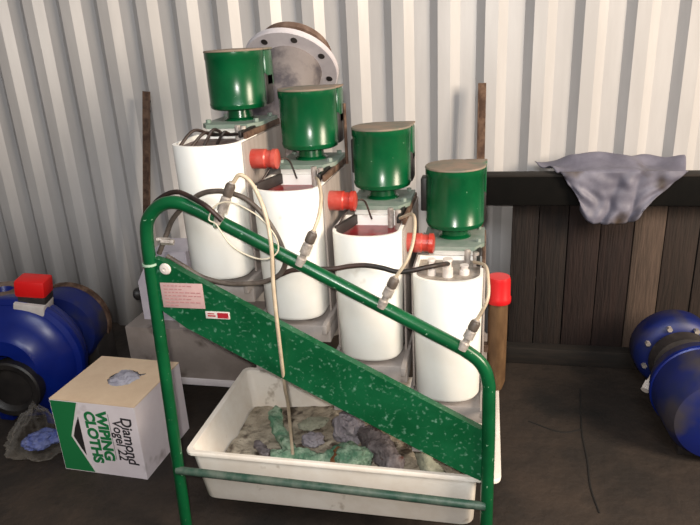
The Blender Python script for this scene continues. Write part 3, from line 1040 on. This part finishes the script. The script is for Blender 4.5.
carton_text('WIPING', 0.212, 0.175, 0.060, 'printgreen', 0.0010, 0.003, 1.02)
carton_text('CLOTHS', 0.160, 0.165, 0.060, 'printgreen', 0.0010, 0.003, 1.0)
carton_text('Diamond', 0.313, 0.165, 0.062, 'ink', 0.0010, 0.0012, 0.9, 0.06)
carton_text('Vogel 22', 0.274, 0.165, 0.056, 'ink', 0.0010, 0.0009, 0.9, 0.06)
bm = nb(); bx(bm, 0.2425, 0.2440, -0.0012, -0.0008, 0.075, 0.275); bmesh.ops.transform(bm, matrix=cm, verts=bm.verts[:]); build('rule_line', bm, 'ink', cw_)
# fold line / tape on the edge
cl = CP(0.20, 0.185, 0.275)
lump_rag('wiping_cloth', cl, (0.075, 0.075, 0.05), 'clothwhite', 'white wiping cloth showing in the round hole of the carton', 4.4, 'cloth')
bm = nb(); bx(bm, 0.02, CW - 0.02, 0.02, CD - 0.02, 0.004, 0.253); bmesh.ops.transform(bm, matrix=cm, verts=bm.verts[:])
tag(build('cloth_bundle', bm, 'clothwhite'), 'packed white cloth bundle inside the carton under the loose cloth', 'cloth')

# ------------------------------------------------------------------ polythene bag with a blue cloth
bm = nb()
bmesh.ops.create_icosphere(bm, subdivisions=5, radius=1.0)
for v in bm.verts:
    p = v.co.copy()
    q = p * 2.0
    k = 1 + 0.22 * noise.noise(q + Vector((3, 1, 0))) + 0.16 * abs(noise.noise(q * 1.6 + Vector((0, 5, 2))))
    t = max(0, p.z)
    k += 0.05 * abs(noise.noise(q * 3.2))
    k += 0.07 * noise.noise(q * 5.5) 
    f = 1.0 - 0.62 * t
    v.co = Vector((-1.775 + p.x * 0.13 * k * f + 0.035 * t, 1.865 + p.y * 0.10 * k * f, max(0.002, 0.05 + p.z * (0.16 if p.z > 0 else 0.06) * k)))
tag(build('polythene_bag', bm, 'bag', sharp=180), 'clear crumpled polythene bag on the floor left of the carton', 'bag')
lump_rag('cloth', (-1.745, 1.86, 0.055), (0.07, 0.045, 0.035), 'bluecloth', 'blue cloth inside the clear polythene bag', 8.2, 'cloth', 0.6)

# ------------------------------------------------------------------ blue pump, left
pl_ = thing('pump', (-1.95, 2.2, 0), 'large blue pump with a red cap, at the left against the carton', 'pump', 'blue pumps on the floor')
pc = Vector((-1.95, 2.02, 0.30))
pax = Vector((-0.16, 1, 0.0)).normalized()
bm = nb()
lathe(bm, [(0.07, -0.05), (0.135, -0.05), (0.15, -0.03), (0.20, -0.01), (0.245, 0.015), (0.27, 0.05), (0.278, 0.09), (0.272, 0.13), (0.25, 0.165), (0.2, 0.18), (0.0, 0.18)], pc, pax, 56)
casing = build('casing', bm, 'blue', pl_)
bm = nb()
lathe(bm, [(0.262, 0.035), (0.283, 0.045), (0.288, 0.06), (0.288, 0.075), (0.28, 0.09)], pc, pax, 56)
build('casing_rib', bm, 'blue', casing)
bm = nb()
sc = pc + Vector((0.03, -0.06, -0.075))
lathe(bm, [(0.0, -0.002), (0.05, -0.004), (0.085, 0.0), (0.095, -0.018), (0.1, -0.022), (0.12, -0.022), (0.127, -0.015), (0.127, 0.02), (0.12, 0.05)], sc, pax, 44)
o = build('suction_inlet', bm, 'black', pl_)
o['label'] = 'black round suction inlet'
bm = nb()
lathe(bm, [(0.0, 0.18), (0.12, 0.18), (0.12, 0.30), (0.17, 0.31), (0.18, 0.33), (0.18, 0.47), (0.15, 0.5), (0, 0.5)], pc + Vector((0.06, 0.0, 0.005)), pax, 44)
mo = build('drive_end', bm, 'bluedust', pl_)
bm = nb()
lathe(bm, [(0.178, 0.43), (0.188, 0.435), (0.19, 0.445), (0.19, 0.462), (0.183, 0.47), (0.15, 0.475)], pc + Vector((0.06, 0.0, 0.005)), pax, 44)
build('end_flange', bm, 'rust', mo)
# red cap on a dark and white collar
rq = Matrix.Rotation(R(-14), 3, 'Y') @ Matrix.Rotation(R(16), 3, 'Z')
cc = Vector((-1.845, 2.13, 0.622))
bm = nb(); box(bm, cc, (0.125, 0.10, 0.075), 0.012, Matrix.Rotation(R(8), 3, 'Y') @ Matrix.Rotation(R(14), 3, 'Z'))
build('red_cap', bm, 'pump_red', pl_)
bm = nb(); box(bm, cc + Vector((-0.004, 0, -0.052)), (0.112, 0.09, 0.05), 0.006, Matrix.Rotation(R(8), 3, 'Y') @ Matrix.Rotation(R(14), 3, 'Z'))
tbx = build('terminal_box', bm, 'darkiron', pl_)
bm = nb(); box(bm, cc + Vector((-0.012, -0.012, -0.084)), (0.124, 0.105, 0.05), 0.004, Matrix.Rotation(R(12), 3, 'Y') @ Matrix.Rotation(R(14), 3, 'Z'))
build('white_band', bm, 'label', pl_)
# discharge flange, brown, facing up
bm = nb()
lathe(bm, [(0.045, 0.0), (0.1, 0.0), (0.105, 0.006), (0.105, 0.02), (0.1, 0.026), (0.046, 0.026), (0.045, 0.02)], (-2.07, 2.2, 0.545), (0.05, 0.05, 1), 40)
build('discharge_flange', bm, 'brownrim', pl_)
bm = nb()
lathe(bm, [(0, -0.16), (0.075, -0.16), (0.06, 0.0), (0.045, 0.022), (0.035, 0.0), (0, -0.01)], (-2.07, 2.2, 0.545), (0.05, 0.05, 1), 36)
build('discharge_neck', bm, 'blue', pl_)
for fx in (-0.12, 0.12):
    bm = nb()
    box(bm, (pc.x + fx, pc.y + 0.1, 0.03), (0.07, 0.16, 0.06), 0.006)
    build('foot', bm, 'blue', pl_)
bm = nb()
bx(bm, pc.x + 0.02, pc.x + 0.16, 2.38, 2.52, 0.0, 0.24, 0.006)
build('pedestal', bm, 'darkiron', pl_)

# ------------------------------------------------------------------ blue pump, right
pr = thing('pump', (0.9, 2.45, 0), 'dusty blue motor pump lying on the floor at the right by the timber barrier', 'pump', 'blue pumps on the floor')
c0 = Vector((0.845, 2.14, 0.188))
bm = nb()
lathe(bm, [(0, -0.03), (0.10, -0.03), (0.16, -0.01), (0.180, 0.03), (0.182, 0.20), (0.175, 0.26), (0.165, 0.29), (0.11, 0.31), (0.10, 0.34), (0, 0.34)], c0, (-0.04, 1, 0), 56)
b0 = build('motor_barrel', bm, 'bluedust', pr)
bm = nb()
lathe(bm, [(0.181, 0.20), (0.187, 0.205), (0.187, 0.22), (0.176, 0.225)], c0, (-0.04, 1, 0), 56)
build('barrel_band', bm, 'blue', b0)
bm = nb()
lathe(bm, [(0, 0.34), (0.075, 0.34), (0.075, 0.38), (0.125, 0.39), (0.13, 0.45), (0.11, 0.47), (0, 0.47)], c0, (-0.04, 1, 0), 44)
build('coupling', bm, 'darkiron', pr)
bm = nb()
lathe(bm, [(0, 0.47), (0.12, 0.47), (0.15, 0.485), (0.165, 0.505), (0.168, 0.52), (0.168, 0.59), (0.16, 0.602), (0, 0.602)], c0 + Vector((-0.005, 0, 0.0)), (-0.04, 1, 0), 52)
rf_ = build('pump_end', bm, 'bluedust', pr)
for k in range(8):
    an = R(20 + 45 * k)
    bm = nb()
    c = c0 + Vector((-0.025 + 0.138 * math.cos(an), 0.479, 0.138 * math.sin(an)))
    cyl(bm, c, c + Vector((0, -0.02, 0)), 0.011, seg=6)
    build('bolt', bm, 'chrome', rf_)
bm = nb()
cyl(bm, (0.67, 2.43, 0.16), (0.65, 2.40, 0.14), 0.017, seg=8)
cyl(bm, (0.72, 2.50, 0.20), (0.67, 2.43, 0.16), 0.012, seg=10)
o = build('drain_plug', bm, 'label', pr)
for ly in (2.22, 2.7):
    bm = nb()
    bx(bm, 0.73, 0.95, ly - 0.04, ly + 0.04, 0.0, 0.07, 0.006)
    build('foot', bm, 'darkiron', pr)
